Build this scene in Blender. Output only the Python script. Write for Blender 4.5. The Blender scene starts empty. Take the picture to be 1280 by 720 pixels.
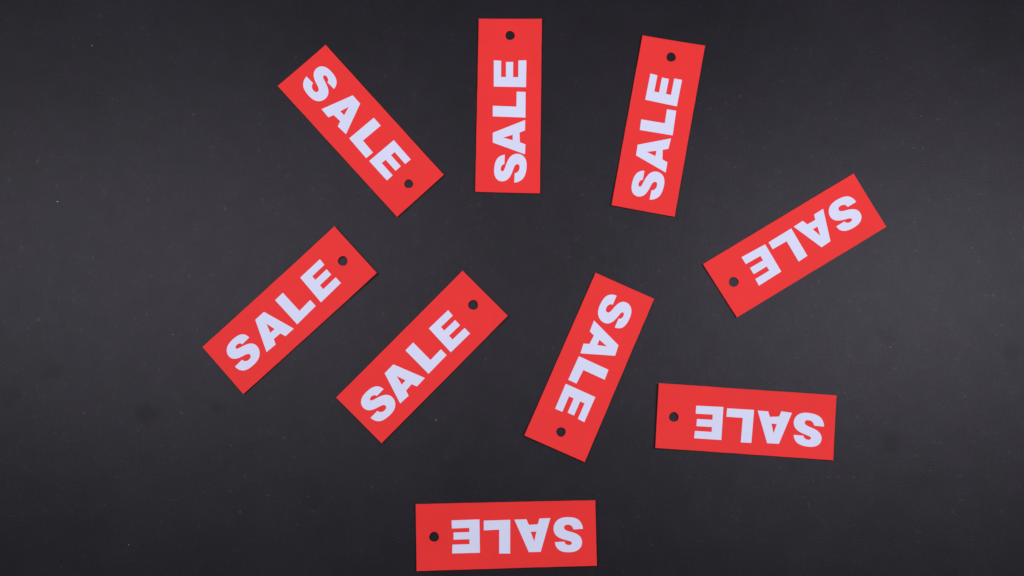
import bpy, bmesh, math, random
from mathutils import Vector, Matrix

scene = bpy.context.scene
COL = scene.collection

# ------------------------------------------------------------------ camera
PX = 0.0005                       # metres on the table per photograph pixel, picture centre
FOC = 1778.0                      # focal length in photograph pixels (50 mm on a 36 mm sensor)
TILT = math.radians(5.0)
DIST = FOC * PX
cam_data = bpy.data.cameras.new('camera')
cam_data.sensor_width = 36.0
cam_data.lens = 36.0 * FOC / 1280.0
cam_data.clip_start = 0.01
cam_data.clip_end = 50.0
cam = bpy.data.objects.new('camera', cam_data)
COL.objects.link(cam)
CAM = Vector((0.0, -DIST * math.sin(TILT), DIST * math.cos(TILT)))
ROT = Matrix.Rotation(TILT, 3, 'X')
cam.location = CAM
cam.rotation_euler = (TILT, 0.0, 0.0)
scene.camera = cam

# ------------------------------------------------------------------ world, lamps, exposure
world = bpy.data.worlds.new('World')
scene.world = world
world.use_nodes = True
bg = world.node_tree.nodes['Background']
bg.inputs['Color'].default_value = (0.80, 0.86, 1.0, 1)
bg.inputs['Strength'].default_value = 0.03


def softbox(loc, target, sx, sy, power):
    d = bpy.data.lights.new('softbox_lamp', 'AREA')
    d.shape = 'RECTANGLE'
    d.size, d.size_y = sx, sy
    d.energy = power
    d.color = (0.96, 0.97, 1.0)
    o = bpy.data.objects.new('softbox_lamp', d)
    COL.objects.link(o)
    o.location = loc
    zax = (Vector(loc) - Vector(target)).normalized()
    xax = Vector((1, 0, 0))
    xax = (xax - zax * xax.dot(zax)).normalized()      # long side level, along the table
    yax = zax.cross(xax)
    o.rotation_euler = Matrix((xax, yax, zax)).transposed().to_euler()
    return o


# a pair of copy-stand softboxes, one each side of the table
softbox((-0.42, 0.095, 0.80), (-0.24, 0.14, 0), 0.66, 0.22, 5.1)
softbox((0.45, 0.065, 0.78), (0.22, 0.12, 0), 0.48, 0.12, 5.2)

vs = scene.view_settings
vs.view_transform = 'Standard'
vs.look = 'None'
vs.gamma = 1.0
vs.exposure = 0.0
vs.use_curve_mapping = False
scene.render.engine = 'CYCLES'


# ------------------------------------------------------------------ helpers
def on_plane(p, z=0.0):
    """photograph pixel -> point on the horizontal plane at height z"""
    d = ROT @ Vector((p[0] - 640.0, -(p[1] - 360.0), -FOC))
    k = (z - CAM.z) / d.z
    return CAM + d * k


def new_mat(name):
    m = bpy.data.materials.new(name)
    m.use_nodes = True
    nt = m.node_tree
    b = nt.nodes['Principled BSDF']
    return m, nt, b


def node(nt, kind, **kw):
    n = nt.nodes.new(kind)
    for k, v in kw.items():
        if k.startswith('i_'):
            key = k[2:].replace('_', ' ')
            n.inputs[key].default_value = v
        else:
            setattr(n, k, v)
    return n


def link(nt, a, b):
    nt.links.new(a, b)


def ramp(nt, src, lo, hi, c0, c1):
    r = nt.nodes.new('ShaderNodeMapRange')
    r.inputs['From Min'].default_value = lo
    r.inputs['From Max'].default_value = hi
    r.inputs['To Min'].default_value = c0
    r.inputs['To Max'].default_value = c1
    link(nt, src, r.inputs['Value'])
    return r.outputs['Result']


def math_node(nt, op, a, b):
    n = nt.nodes.new('ShaderNodeMath')
    n.operation = op
    for i, v in enumerate((a, b)):
        if isinstance(v, (int, float)):
            n.inputs[i].default_value = v
        else:
            link(nt, v, n.inputs[i])
    return n.outputs[0]


# ------------------------------------------------------------------ materials
def black_card_material(smudges):
    m, nt, b = new_mat('black_backdrop_card')
    tc = node(nt, 'ShaderNodeTexCoord')
    P = tc.outputs['Object']
    big = node(nt, 'ShaderNodeTexNoise', i_Scale=9.0, i_Detail=5.0, i_Roughness=0.6)
    mid = node(nt, 'ShaderNodeTexNoise', i_Scale=70.0, i_Detail=4.0, i_Roughness=0.65)
    fine = node(nt, 'ShaderNodeTexNoise', i_Scale=900.0, i_Detail=3.0, i_Roughness=0.7)
    for n in (big, mid, fine):
        link(nt, P, n.inputs['Vector'])
    # stretched fibre direction of the paper
    mp = node(nt, 'ShaderNodeMapping')
    mp.inputs['Scale'].default_value = (420.0, 60.0, 1.0)
    link(nt, P, mp.inputs['Vector'])
    fib = node(nt, 'ShaderNodeTexNoise', i_Scale=1.0, i_Detail=3.0, i_Roughness=0.6)
    link(nt, mp.outputs[0], fib.inputs['Vector'])
    v = math_node(nt, 'ADD', ramp(nt, big.outputs['Fac'], 0.3, 0.7, 0.90, 1.08),
                  ramp(nt, mid.outputs['Fac'], 0.3, 0.7, -0.05, 0.05))
    v = math_node(nt, 'ADD', v, ramp(nt, fine.outputs['Fac'], 0.3, 0.7, -0.10, 0.10))
    v = math_node(nt, 'ADD', v, ramp(nt, fib.outputs['Fac'], 0.3, 0.7, -0.02, 0.02))
    # sparse paler flecks in the paper
    fl = node(nt, 'ShaderNodeTexNoise', i_Scale=330.0, i_Detail=2.0, i_Roughness=0.5)
    link(nt, P, fl.inputs['Vector'])
    patch = ramp(nt, mid.outputs['Fac'], 0.42, 0.6, 0.1, 1.0)
    fleck = math_node(nt, 'MULTIPLY', ramp(nt, fl.outputs['Fac'], 0.62, 0.74, 0.0, 0.45), patch)
    v = math_node(nt, 'ADD', v, fleck)
    # finger smudges, each with its own place and size on the card
    warp = node(nt, 'ShaderNodeTexNoise', i_Scale=130.0, i_Detail=5.0, i_Roughness=0.65)
    link(nt, P, warp.inputs['Vector'])
    off = node(nt, 'ShaderNodeVectorMath', operation='MULTIPLY_ADD')
    link(nt, warp.outputs['Color'], off.inputs[0])
    off.inputs[1].default_value = (0.020, 0.011, 0)
    link(nt, P, off.inputs[2])
    sm = None
    for (x, y, r, s) in smudges:
        dist = node(nt, 'ShaderNodeVectorMath', operation='DISTANCE')
        link(nt, off.outputs[0], dist.inputs[0])
        dist.inputs[1].default_value = (x + 0.010, y + 0.0055, 0)
        f = ramp(nt, dist.outputs['Value'], r * 0.35, r * 0.85, s * 0.5, 0.0)
        sm = f if sm is None else math_node(nt, 'ADD', sm, f)
    v = math_node(nt, 'SUBTRACT', v, sm)
    rgb = node(nt, 'ShaderNodeMix', data_type='RGBA', blend_type='MULTIPLY')
    rgb.inputs['Factor'].default_value = 1.0
    rgb.inputs['A'].default_value = (0.0086, 0.0076, 0.0110, 1)
    cmb = node(nt, 'ShaderNodeCombineColor')
    for i in range(3):
        link(nt, v, cmb.inputs[i])
    link(nt, cmb.outputs[0], rgb.inputs['B'])
    link(nt, rgb.outputs['Result'], b.inputs['Base Color'])
    rough = math_node(nt, 'ADD', ramp(nt, big.outputs['Fac'], 0.3, 0.7, 0.405, 0.455), math_node(nt, 'MULTIPLY', sm, 0.15))
    link(nt, rough, b.inputs['Roughness'])
    link(nt, math_node(nt, 'MULTIPLY', v, 0.158), b.inputs['Specular IOR Level'])
    b.inputs['Specular Tint'].default_value = (1.0, 0.95, 1.06, 1)
    h = math_node(nt, 'ADD', math_node(nt, 'MULTIPLY', fine.outputs['Fac'], 1.0),
                  math_node(nt, 'MULTIPLY', fib.outputs['Fac'], 0.7))
    bump = node(nt, 'ShaderNodeBump', i_Strength=0.25, i_Distance=0.0002)
    link(nt, h, bump.inputs['Height'])
    link(nt, bump.outputs[0], b.inputs['Normal'])
    return m


def paper_material(name, col, rough, spec, amount, scale, bump_s, seed):
    m, nt, b = new_mat(name)
    tc = node(nt, 'ShaderNodeTexCoord')
    oi = node(nt, 'ShaderNodeObjectInfo')
    ad = node(nt, 'ShaderNodeVectorMath', operation='ADD')
    link(nt, tc.outputs['Object'], ad.inputs[0])
    sc = node(nt, 'ShaderNodeVectorMath', operation='SCALE')
    sc.inputs[0].default_value = (seed, seed * 1.7, seed * 0.6)
    link(nt, oi.outputs['Random'], sc.inputs['Scale'])
    link(nt, sc.outputs[0], ad.inputs[1])
    n1 = node(nt, 'ShaderNodeTexNoise', i_Scale=scale, i_Detail=4.0, i_Roughness=0.6)
    n2 = node(nt, 'ShaderNodeTexNoise', i_Scale=scale * 30, i_Detail=3.0, i_Roughness=0.65)
    for n in (n1, n2):
        link(nt, ad.outputs[0], n.inputs['Vector'])
    v = math_node(nt, 'ADD', ramp(nt, n1.outputs['Fac'], 0.3, 0.7, 1 - amount, 1 + amount * 0.6),
                  ramp(nt, n2.outputs['Fac'], 0.3, 0.7, -amount * 0.7, amount * 0.7))
    rgb = node(nt, 'ShaderNodeMix', data_type='RGBA', blend_type='MULTIPLY')
    rgb.inputs['Factor'].default_value = 1.0
    rgb.inputs['A'].default_value = (*col, 1)
    cmb = node(nt, 'ShaderNodeCombineColor')
    for i in range(3):
        link(nt, v, cmb.inputs[i])
    link(nt, cmb.outputs[0], rgb.inputs['B'])
    link(nt, rgb.outputs['Result'], b.inputs['Base Color'])
    b.inputs['Roughness'].default_value = rough
    b.inputs['Specular IOR Level'].default_value = spec
    bump = node(nt, 'ShaderNodeBump', i_Strength=bump_s, i_Distance=0.0001)
    link(nt, n2.outputs['Fac'], bump.inputs['Height'])
    link(nt, bump.outputs[0], b.inputs['Normal'])
    return m


SMUDGE_PX = [(183, 515, 20, 0.22), (272, 511, 12, 0.18), (66, 466, 16, 0.12), (1112, 553, 20, 0.20),
             (1156, 600, 12, 0.14), (1108, 420, 14, 0.12), (1004, 28, 26, 0.10), (14, 495, 20, 0.14),
             (1264, 440, 18, 0.12), (40, 610, 26, 0.10), (905, 610, 24, 0.10), (390, 620, 26, 0.10)]
SMUDGES = []
for (x, y, r, s) in SMUDGE_PX:
    p = on_plane((x, y))
    SMUDGES.append((p.x, p.y, r * PX, s))

MAT_TABLE = black_card_material(SMUDGES)
MAT_RED = paper_material('red_card', (0.80, 0.028, 0.028), 0.62, 0.16, 0.035, 35.0, 0.12, 9.0)
MAT_WHITE = paper_material('white_letter_paper', (0.655, 0.665, 0.86), 0.7, 0.25, 0.02, 45.0, 0.12, 5.0)
MAT_DUST = paper_material('pale_dust', (0.40, 0.39, 0.38), 0.9, 0.1, 0.1, 900.0, 0.0, 3.0)

# ------------------------------------------------------------------ the table surface
bm = bmesh.new()
S = 1.6
vsq = [bm.verts.new(c) for c in ((-S, -S, 0), (S, -S, 0), (S, S, 0), (-S, S, 0))]
bm.faces.new(vsq)
me = bpy.data.meshes.new('table_surface')
bm.to_mesh(me)
bm.free()
me.materials.append(MAT_TABLE)
table = bpy.data.objects.new('table_surface', me)
COL.objects.link(table)
table['kind'] = 'structure'
table['label'] = 'matte black card surface with faint smudges under the tags'

# ------------------------------------------------------------------ letter outlines (hand-cut, heavy sans serif)
S_UNITS = [(70, 485), [(503, 508)], [(517, 425), (560, 382)], [(630, 300), (750, 300)], [(835, 300), (882, 335)],
           [(926, 372), (926, 424)], [(926, 478), (880, 516)], [(842, 556), (680, 596)], [(382, 663), (255, 774)],
           [(127, 887), (127, 1062)], [(127, 1175), (192, 1275)], [(258, 1376), (389, 1433)], [(521, 1491), (750, 1491)],
           [(1031, 1491), (1178, 1386)], [(1326, 1282), (1354, 1054)], [(925, 1032)], [(908, 1108), (853, 1146)],
           [(799, 1182), (715, 1182)], [(655, 1182), (620, 1156)], [(586, 1130), (586, 1096)], [(586, 1066), (612, 1044)],
           [(640, 1018), (739, 992)], [(1030, 927), (1154, 860)], [(1283, 791), (1341, 694)], [(1400, 597), (1400, 477)],
           [(1400, 336), (1322, 217)], [(1244, 98), (1104, 36)], [(964, -25), (751, -25)], [(377, -25), (233, 119)],
           [(89, 263), (70, 485)]]


def s_outline():
    pts = [Vector(S_UNITS[0])]
    for seg in S_UNITS[1:]:
        p0 = pts[-1]
        if len(seg) == 1:
            pts.append(Vector(seg[0]))
        else:
            c, e = Vector(seg[0]), Vector(seg[1])
            for i in range(1, 5):
                t = i / 4
                pts.append(p0 * (1 - t) ** 2 + c * 2 * t * (1 - t) + e * t * t)
    return pts[:-1]


S_PTS = s_outline()


def lsq_affine(src, dst):
    """least-squares affine map taking 2-D src points to 2-D dst points"""
    A = Matrix(((0, 0, 0), (0, 0, 0), (0, 0, 0)))
    bx, by = Vector((0, 0, 0)), Vector((0, 0, 0))
    for (s, d) in zip(src, dst):
        v = Vector((s[0] / 1000, s[1] / 1000, 1.0))
        for i in range(3):
            for j in range(3):
                A[i][j] += v[i] * v[j]
            bx[i] += v[i] * d[0]
            by[i] += v[i] * d[1]
    Ai = A.inverted()
    cx, cy = Ai @ bx, Ai @ by
    return lambda p: Vector((cx[0] * p[0] / 1000 + cx[1] * p[1] / 1000 + cx[2],
                             cy[0] * p[0] / 1000 + cy[1] * p[1] / 1000 + cy[2]))


def bilinear(bl, br, tr, tl):
    bl, br, tr, tl = map(Vector, (bl, br, tr, tl))
    return lambda u, v: (bl * (1 - u) + br * u) * (1 - v) + (tl * (1 - u) + tr * u) * v


def letter_S(*marks):
    f = lsq_affine([(70, 485), (503, 505), (1354, 1054), (925, 1035), (750, 1491), (751, -25), (127, 1062), (1400, 477)],
                   marks)
    return [f(p) for p in S_PTS], []


def letter_A(lo, li, ri, ro, ar, al, bar=0.17, base=0.385, tip=0.68, half=0.08):
    lo, li, ri, ro, ar, al = map(Vector, (lo, li, ri, ro, ar, al))
    q = bilinear(lo, ro, ar, al)
    foot, apex = (lo + ro) / 2, (al + ar) / 2
    up = apex - foot
    # the inner leg edges run parallel to the outer ones up to the cross-bar
    bl_ = li + (al - lo) * bar
    br_ = ri + (ar - ro) * bar
    outer = [lo, li, bl_, br_, ri, ro, ar, al]
    side = (ro - lo)
    mid = (li + ri) / 2 - foot
    c = foot + mid * 0.5
    hole = [c + up * base - side * half, c + up * base + side * half, c + up * tip]
    return outer, [hole]


def letter_L(bl, br, tl, st, foot=0.265):
    bl, br, tl, st = map(Vector, (bl, br, tl, st))
    up = tl - bl
    return [bl, br, br + up * foot, bl + (st - tl) + up * foot, st, tl], []


def letter_E(bl, br, tr, tl, arms=(0.245, 0.405, 0.625, 0.775), spine=0.37, mid=0.94):
    q = bilinear(bl, br, tr, tl)
    a, b, c, d = arms
    uv = [(0, 0), (1, 0), (0.995, a), (spine, a), (spine, b), (mid, b), (mid, c), (spine, c), (spine, d), (0.985, d),
          (1, 1), (0, 1)]
    return [q(u, v) for (u, v) in uv], []


def Z(ox, oy, k):
    """enlarged-view pixels -> photograph pixels"""
    return lambda *pts: [Vector((ox + p[0] / k, oy + p[1] / k)) for p in pts]


a1, a2, a3 = Z(370, 70, 4), Z(590, 60, 4), Z(780, 80, 4)
a4, a5, a6 = Z(900, 230, 5.145), Z(270, 310, 4.235), Z(440, 370, 4.235)
a7, a8, a8b = Z(680, 360, 3.6), Z(800, 460, 4.923), Z(950, 490, 9)
a9, a9b = Z(560, 630, 9), Z(630, 630, 9)

# Each tag: corners in photograph pixels in the order bottom-left, bottom-right, top-right, top-left of the upright
# reading direction (hole end at the right), the hole, its letters, and how far the card's four corners curl up (mm).
TAGS = [
    dict(label='red SALE tag lying aslant with its hole end downhill and the S uppermost',
         quad=[(347.4, 107.8), (496.6, 271.4), (554.8, 219), (407.3, 56.4)], hole=(511, 230, 5.6),
         S=Z(370, 75, 12)((145, 252), (265, 342), (578, 432), (470, 345), (540, 182), (195, 528), (308, 133), (430, 580)),
         A=a1((128, 266), (162, 307), (209, 352), (250, 391), (321, 238), (284, 197)),
         L=a1((266, 412), (351, 511), (389, 309), (424, 348)),
         E=a1((366, 525), (455, 623), (574, 518), (489, 421)), curl=(0.1, 0.5, 0.5, 0.1), foot=0.275),
    dict(label='red SALE tag standing straight up with its hole at the top, between two leaning tags',
         quad=[(674.9, 242.2), (677.3, 24.2), (598.5, 23.9), (594.2, 240)], hole=(637.6, 44.6, 5.9),
         S=Z(608, 180, 12)((415, 592), (412, 440), (283, 155), (278, 295), (103, 365), (605, 355), (250, 555), (460, 158)),
         A=a2((265, 532), (267, 482), (265, 412), (266, 360), (104, 424), (104, 473)),
         L=a2((267, 348), (268, 220), (104, 342), (104, 289)),
         E=a2((270, 196), (272, 62), (109, 62), (109, 193)), curl=(0.5, 0.4, 0.2, 0.2), foot=0.275),
    dict(label='red SALE tag with its hole at the top, leaning slightly over from upright',
         quad=[(843, 271.3), (881.2, 57.6), (802.9, 44.8), (764.3, 256.9)], hole=(838.8, 71.6, 5.9),
         S=Z(780, 200, 12)((383, 597), (398, 462), (312, 152), (292, 285), (113, 350), (597, 410), (215, 540), (485, 181)),
         A=a3((208, 543), (217, 492), (222, 424), (235, 372), (68, 404), (60, 457)),
         L=a3((243, 357), (261, 234), (79, 330), (86, 277)),
         E=a3((264, 212), (290, 80), (132, 48), (106, 179)), curl=(0.3, 0.2, 0.2, 0.6), foot=0.28),
    dict(label='red SALE tag lying upside down and aslant, beside the nearly level upside-down tag',
         quad=[(1066.4, 217.2), (878.5, 330.3), (920.9, 396.8), (1107.5, 283.8)], hole=(917, 352.5, 6.2),
         S=Z(1025, 235, 12)((550, 213), (420, 297), (240, 573), (352, 508), (490, 605), (250, 162), (603, 375), (163, 420)),
         A=a4((663, 160), (605, 196), (531, 237), (474, 275), (653, 407), (710, 368)),
         L=a4((458, 286), (312, 375), (562, 462), (506, 499)),
         E=a4((290, 388), (138, 471), (250, 654), (394, 563)), curl=(0.2, 0.1, 0.1, 0.1), foot=0.255),
    dict(label='red SALE tag slanting up to its hole, the outer one of the two parallel tags',
         quad=[(304.5, 492.7), (471.5, 341.7), (418.5, 283.4), (253.5, 433.9)], hole=(428.8, 326.5, 6.1),
         S=Z(275, 412, 12)((220, 558), (320, 445), (432, 125), (348, 215), (200, 132), (510, 532), (133, 402), (560, 262)),
         A=a5((268, 551), (316, 511), (368, 467), (412, 427), (254, 338), (208, 380)),
         L=a5((430, 404), (528, 307), (313, 276), (354, 237)),
         E=a5((556, 288), (662, 186), (551, 60), (446, 157)), curl=(0.1, 1.3, 1.0, 0.1), foot=0.25),
    dict(label='red SALE tag slanting up to its hole, the inner one of the two parallel tags',
         quad=[(477.2, 554), (634.8, 394.9), (578.4, 338.7), (420.4, 496.9)], hole=(591.5, 381.3, 6.2),
         S=Z(443, 475, 12)((237, 560), (333, 465), (450, 140), (358, 238), (175, 165), (535, 540), (142, 418), (558, 262)),
         A=a6((255, 569), (300, 528), (344, 479), (386, 434), (219, 362), (173, 409)),
         L=a6((405, 412), (501, 313), (283, 288), (324, 246)),
         E=a6((523, 298), (625, 199), (509, 75), (407, 172)), curl=(0.2, 0.6, 0.8, 0.2), foot=0.25),
    dict(label='steep red SALE tag reading downhill with its hole at the bottom',
         quad=[(744.3, 341.1), (655.5, 544.3), (730.7, 577.5), (817.5, 373.7)], hole=(701.2, 540, 5.8),
         S=Z(740, 360, 12)((368, 122), (322, 258), (348, 590), (385, 452), (553, 490), (118, 240), (525, 208), (175, 515)),
         A=a7((225, 146), (206, 195), (178, 250), (164, 294), (320, 305), (335, 258)),
         L=a7((157, 307), (109, 413), (290, 368), (273, 413)),
         E=a7((98, 431), (50, 543), (181, 604), (231, 491)), curl=(0.1, 0.7, 0.3, 0.2), foot=0.28),
    dict(label='upside-down red SALE tag lying nearly level, close beside the slanting upside-down tag',
         quad=[(1045.1, 494.3), (823.1, 479), (818.8, 559.8), (1041, 575.3)], hole=(842, 521.2, 6.0),
         S=a8b((712, 386), (604, 386), (370, 480), (480, 480), (540, 620), (570, 236), (687, 530), (378, 340)),
         A=a8b((359, 235), (240, 217)) + a8((789, 267), (724, 262)) + a8b((80, 576), (212, 583)),
         L=a8((702, 258), (536, 248), (685, 461), (620, 458)),
         E=a8((513, 240), (345, 232), (332, 432), (500, 443)), curl=(0.3, 0.9, 0.7, 0.2), foot=0.255),
    dict(label='upside-down red SALE tag lying level on its own, away from all the other tags',
         quad=[(744, 625.2), (519.8, 630), (520.9, 713.7), (745.9, 706.9)], hole=(542.7, 671, 6.0),
         S=a9b((890, 272), (772, 295), (572, 448), (682, 424), (725, 532), (720, 152), (878, 430), (556, 260)),
         A=a9b((521, 158), (398, 164), (252, 172), (117, 176), (279, 541), (413, 538)),
         L=a9((700, 178), (403, 187), (699, 557), (576, 557)),
         E=a9((354, 173), (41, 184), (47, 556), (359, 548)), curl=(0.2, 0.4, 0.2, 0.5), foot=0.29,
         arms=(0.245, 0.37, 0.585, 0.735)),
]

CARD_T = 0.0009          # card thickness
LETTER_T = 0.00013       # letter paper thickness
CLEAR = 0.00003
BOW = 0.00045            # the long edges of the card dish up a little
rng = random.Random(4)


def fill_outline(bm, outer, holes):
    """flat face(s) bounded by one outline and its counters"""
    edges = []
    for loop in [outer] + holes:
        vv = [bm.verts.new(p) for p in loop]
        edges += [bm.edges.new((vv[i], vv[(i + 1) % len(vv)])) for i in range(len(vv))]
    bmesh.ops.triangle_fill(bm, use_beauty=True, edges=edges)
    bm.normal_update()
    for f in bm.faces:
        if f.normal.z < 0:
            f.normal_flip()


def extrude_down(bm, t):
    top = list(bm.faces)
    r = bmesh.ops.duplicate(bm, geom=list(bm.verts) + list(bm.edges) + top)
    vm = r['vert_map']
    low = [g for g in r['geom'] if isinstance(g, bmesh.types.BMFace)]
    bmesh.ops.reverse_faces(bm, faces=low)
    pairs = {}
    for f in top:
        for lp in f.loops:
            e = lp.edge
            if len([x for x in e.link_faces]) == 1:
                pairs[e] = (lp.vert, lp.link_loop_next.vert)
    for (a, b) in pairs.values():
        bm.faces.new((b, a, vm[a], vm[b]))
    for f in low:
        for v in f.verts:
            v.tag = True
    for v in bm.verts:
        if v.tag:
            v.co.z -= t
            v.tag = False


def finish(name, bm, mat, parent, mw):
    bm.transform(mw.inverted())
    me = bpy.data.meshes.new(name)
    bm.to_mesh(me)
    bm.free()
    me.materials.append(mat)
    o = bpy.data.objects.new(name, me)
    COL.objects.link(o)
    o.parent = parent
    return o


def build_tag(t):
    zc = CARD_T + CLEAR
    quad = [on_plane(p, zc) for p in t['quad']]
    q2 = bilinear(*[(p.x, p.y) for p in quad])
    c = q2(0.5, 0.5)
    e1 = (q2(1, 0.5) - q2(0, 0.5))
    L = e1.length
    e1 = e1.normalized()
    e2 = Vector((-e1.y, e1.x))
    W = (q2(0.5, 1) - q2(0.5, 0)).length
    mw = Matrix(((e1.x, e2.x, 0, c.x), (e1.y, e2.y, 0, c.y), (0, 0, 1, 0), (0, 0, 0, 1)))
    cb = [k * 0.0016 for k in t['curl']]          # bl br tr tl

    def lift(p):
        d = Vector((p[0], p[1])) - c
        u = max(0.0, min(1.0, d.dot(e1) / L + 0.5))
        v = max(0.0, min(1.0, d.dot(e2) / W + 0.5))
        left = cb[0] * (1 - v) + cb[3] * v
        right = cb[1] * (1 - v) + cb[2] * v
        wl, wr = max(0.0, 1 - u / 0.5), max(0.0, (u - 0.5) / 0.5)
        return left * wl ** 2 + right * wr ** 2 + BOW * ((2 * v - 1) ** 2 + 0.8 * (2 * u - 1) ** 4)

    root = bpy.data.objects.new('sale_tag', None)
    COL.objects.link(root)
    root.empty_display_size = 0.02
    root.matrix_world = mw
    root['label'] = t['label']
    root['category'] = 'sale tag'
    root['group'] = 'red SALE tags scattered on the black surface'

    # ---- the card: a grid with one cell replaced by the ring round the punched hole
    hp = on_plane(t['hole'][:2], zc)
    h2 = Vector((hp.x, hp.y))
    r = t['hole'][2] * PX
    hu = (h2 - c).dot(e1) / L + 0.5
    hv = (h2 - c).dot(e2) / W + 0.5
    du, dv = 0.0046 / L, 0.0046 / W
    us = sorted([i / 18 for i in range(17)] + [1.0] + [hu - du, hu + du])
    us = [u for u in us if not (hu - du + 1e-6 < u < hu + du - 1e-6)]
    us = [u for i, u in enumerate(us) if i == 0 or u - us[i - 1] > 0.004 or u in (hu - du, hu + du)]
    vs_ = sorted([0, 0.12, 0.25, 0.75, 0.88, 1.0] + [hv - dv, hv + dv])
    bm = bmesh.new()
    grid = {}
    for i, u in enumerate(us):
        for j, v in enumerate(vs_):
            p = q2(u, v)
            if v in (0, 1.0) and 0 < u < 1:      # scissor-cut edge, not ruler straight
                p = p + e2 * rng.uniform(-0.00006, 0.00006)
            grid[i, j] = bm.verts.new((p.x, p.y, zc))
    ci, cj = us.index(hu - du), vs_.index(hv - dv)
    for i in range(len(us) - 1):
        for j in range(len(vs_) - 1):
            if (i, j) == (ci, cj):
                continue
            bm.faces.new((grid[i, j], grid[i + 1, j], grid[i + 1, j + 1], grid[i, j + 1]))
    N = 40
    ring = []
    for k in range(N):
        a = math.radians(-135) + 2 * math.pi * k / N
        rr = r * (1 + 0.025 * math.sin(3 * a + rng.random() * 0.5))
        p = h2 + e1 * rr * math.cos(a) + e2 * rr * math.sin(a)
        ring.append(bm.verts.new((p.x, p.y, zc)))
    corners = [grid[ci, cj], grid[ci + 1, cj], grid[ci + 1, cj + 1], grid[ci, cj + 1]]
    n4 = N // 4
    for q in range(4):
        ca, cb_ = corners[q], corners[(q + 1) % 4]
        s = q * n4
        half = s + n4 // 2
        for k in range(s, half):
            bm.faces.new((ca, ring[(k + 1) % N], ring[k % N]))
        bm.faces.new((ca, cb_, ring[half % N]))
        for k in range(half, s + n4):
            bm.faces.new((cb_, ring[(k + 1) % N], ring[k % N]))
    bmesh.ops.recalc_face_normals(bm, faces=bm.faces)
    if sum(f.normal.z for f in bm.faces) < 0:
        bmesh.ops.reverse_faces(bm, faces=list(bm.faces))
    extrude_down(bm, CARD_T)
    for v in bm.verts:
        v.co.z += lift(v.co)
    card = finish('card', bm, MAT_RED, root, mw)

    # ---- the four glued-on letters
    shapes = dict(S=letter_S(*t['S']), A=letter_A(*t['A']), L=letter_L(*t['L'], foot=t['foot']),
                  E=letter_E(*t['E'], **({'arms': t['arms']} if 'arms' in t else {})))
    for ch, (outer, holes) in shapes.items():
        zt = zc + LETTER_T + 0.00002

        def w(p):
            q = on_plane(p, zt)
            return Vector((q.x, q.y, zt))
        bm = bmesh.new()
        fill_outline(bm, [w(p) for p in outer], [[w(p) for p in h] for h in holes])
        extrude_down(bm, LETTER_T)
        for v in bm.verts:
            v.co.z += lift(v.co)
        lo = finish('letter', bm, MAT_WHITE, root, mw)
        lo['label'] = 'pale white paper letter ' + ch
    return root, mw, h2, e1, e2, r


built = [build_tag(t) for t in TAGS]

# ------------------------------------------------------------------ specks of dust lying on the surface
DUST = [(72, 252, 1.0), (1113, 434, 0.8), (115, 57, 0.7), (161, 681, 0.6), (545, 525, 0.6), (300, 640, 0.5),
        (1215, 310, 0.6), (925, 120, 0.5), (720, 300, 0.45), (35, 410, 0.5), (1190, 640, 0.5), (105, 516, 0.5),
        (216, 418, 0.5), (1010, 630, 0.45), (480, 40, 0.4), (1152, 145, 0.5)]
bm = bmesh.new()
for (x, y, r) in DUST:
    p = on_plane((x, y))
    g = bmesh.ops.create_icosphere(bm, subdivisions=1, radius=r * PX * 0.9)
    sx, sy = rng.uniform(0.7, 1.5), rng.uniform(0.6, 1.2)
    for v in g['verts']:
        v.co = Vector((v.co.x * sx + p.x, v.co.y * sy + p.y, v.co.z * 0.45 + r * PX * 0.3))
me = bpy.data.meshes.new('dust_specks')
bm.to_mesh(me)
bm.free()
me.materials.append(MAT_DUST)
dust = bpy.data.objects.new('dust_specks', me)
COL.objects.link(dust)
dust['kind'] = 'stuff'
dust['label'] = 'tiny pale dust specks scattered on the black surface'
dust['category'] = 'dust'
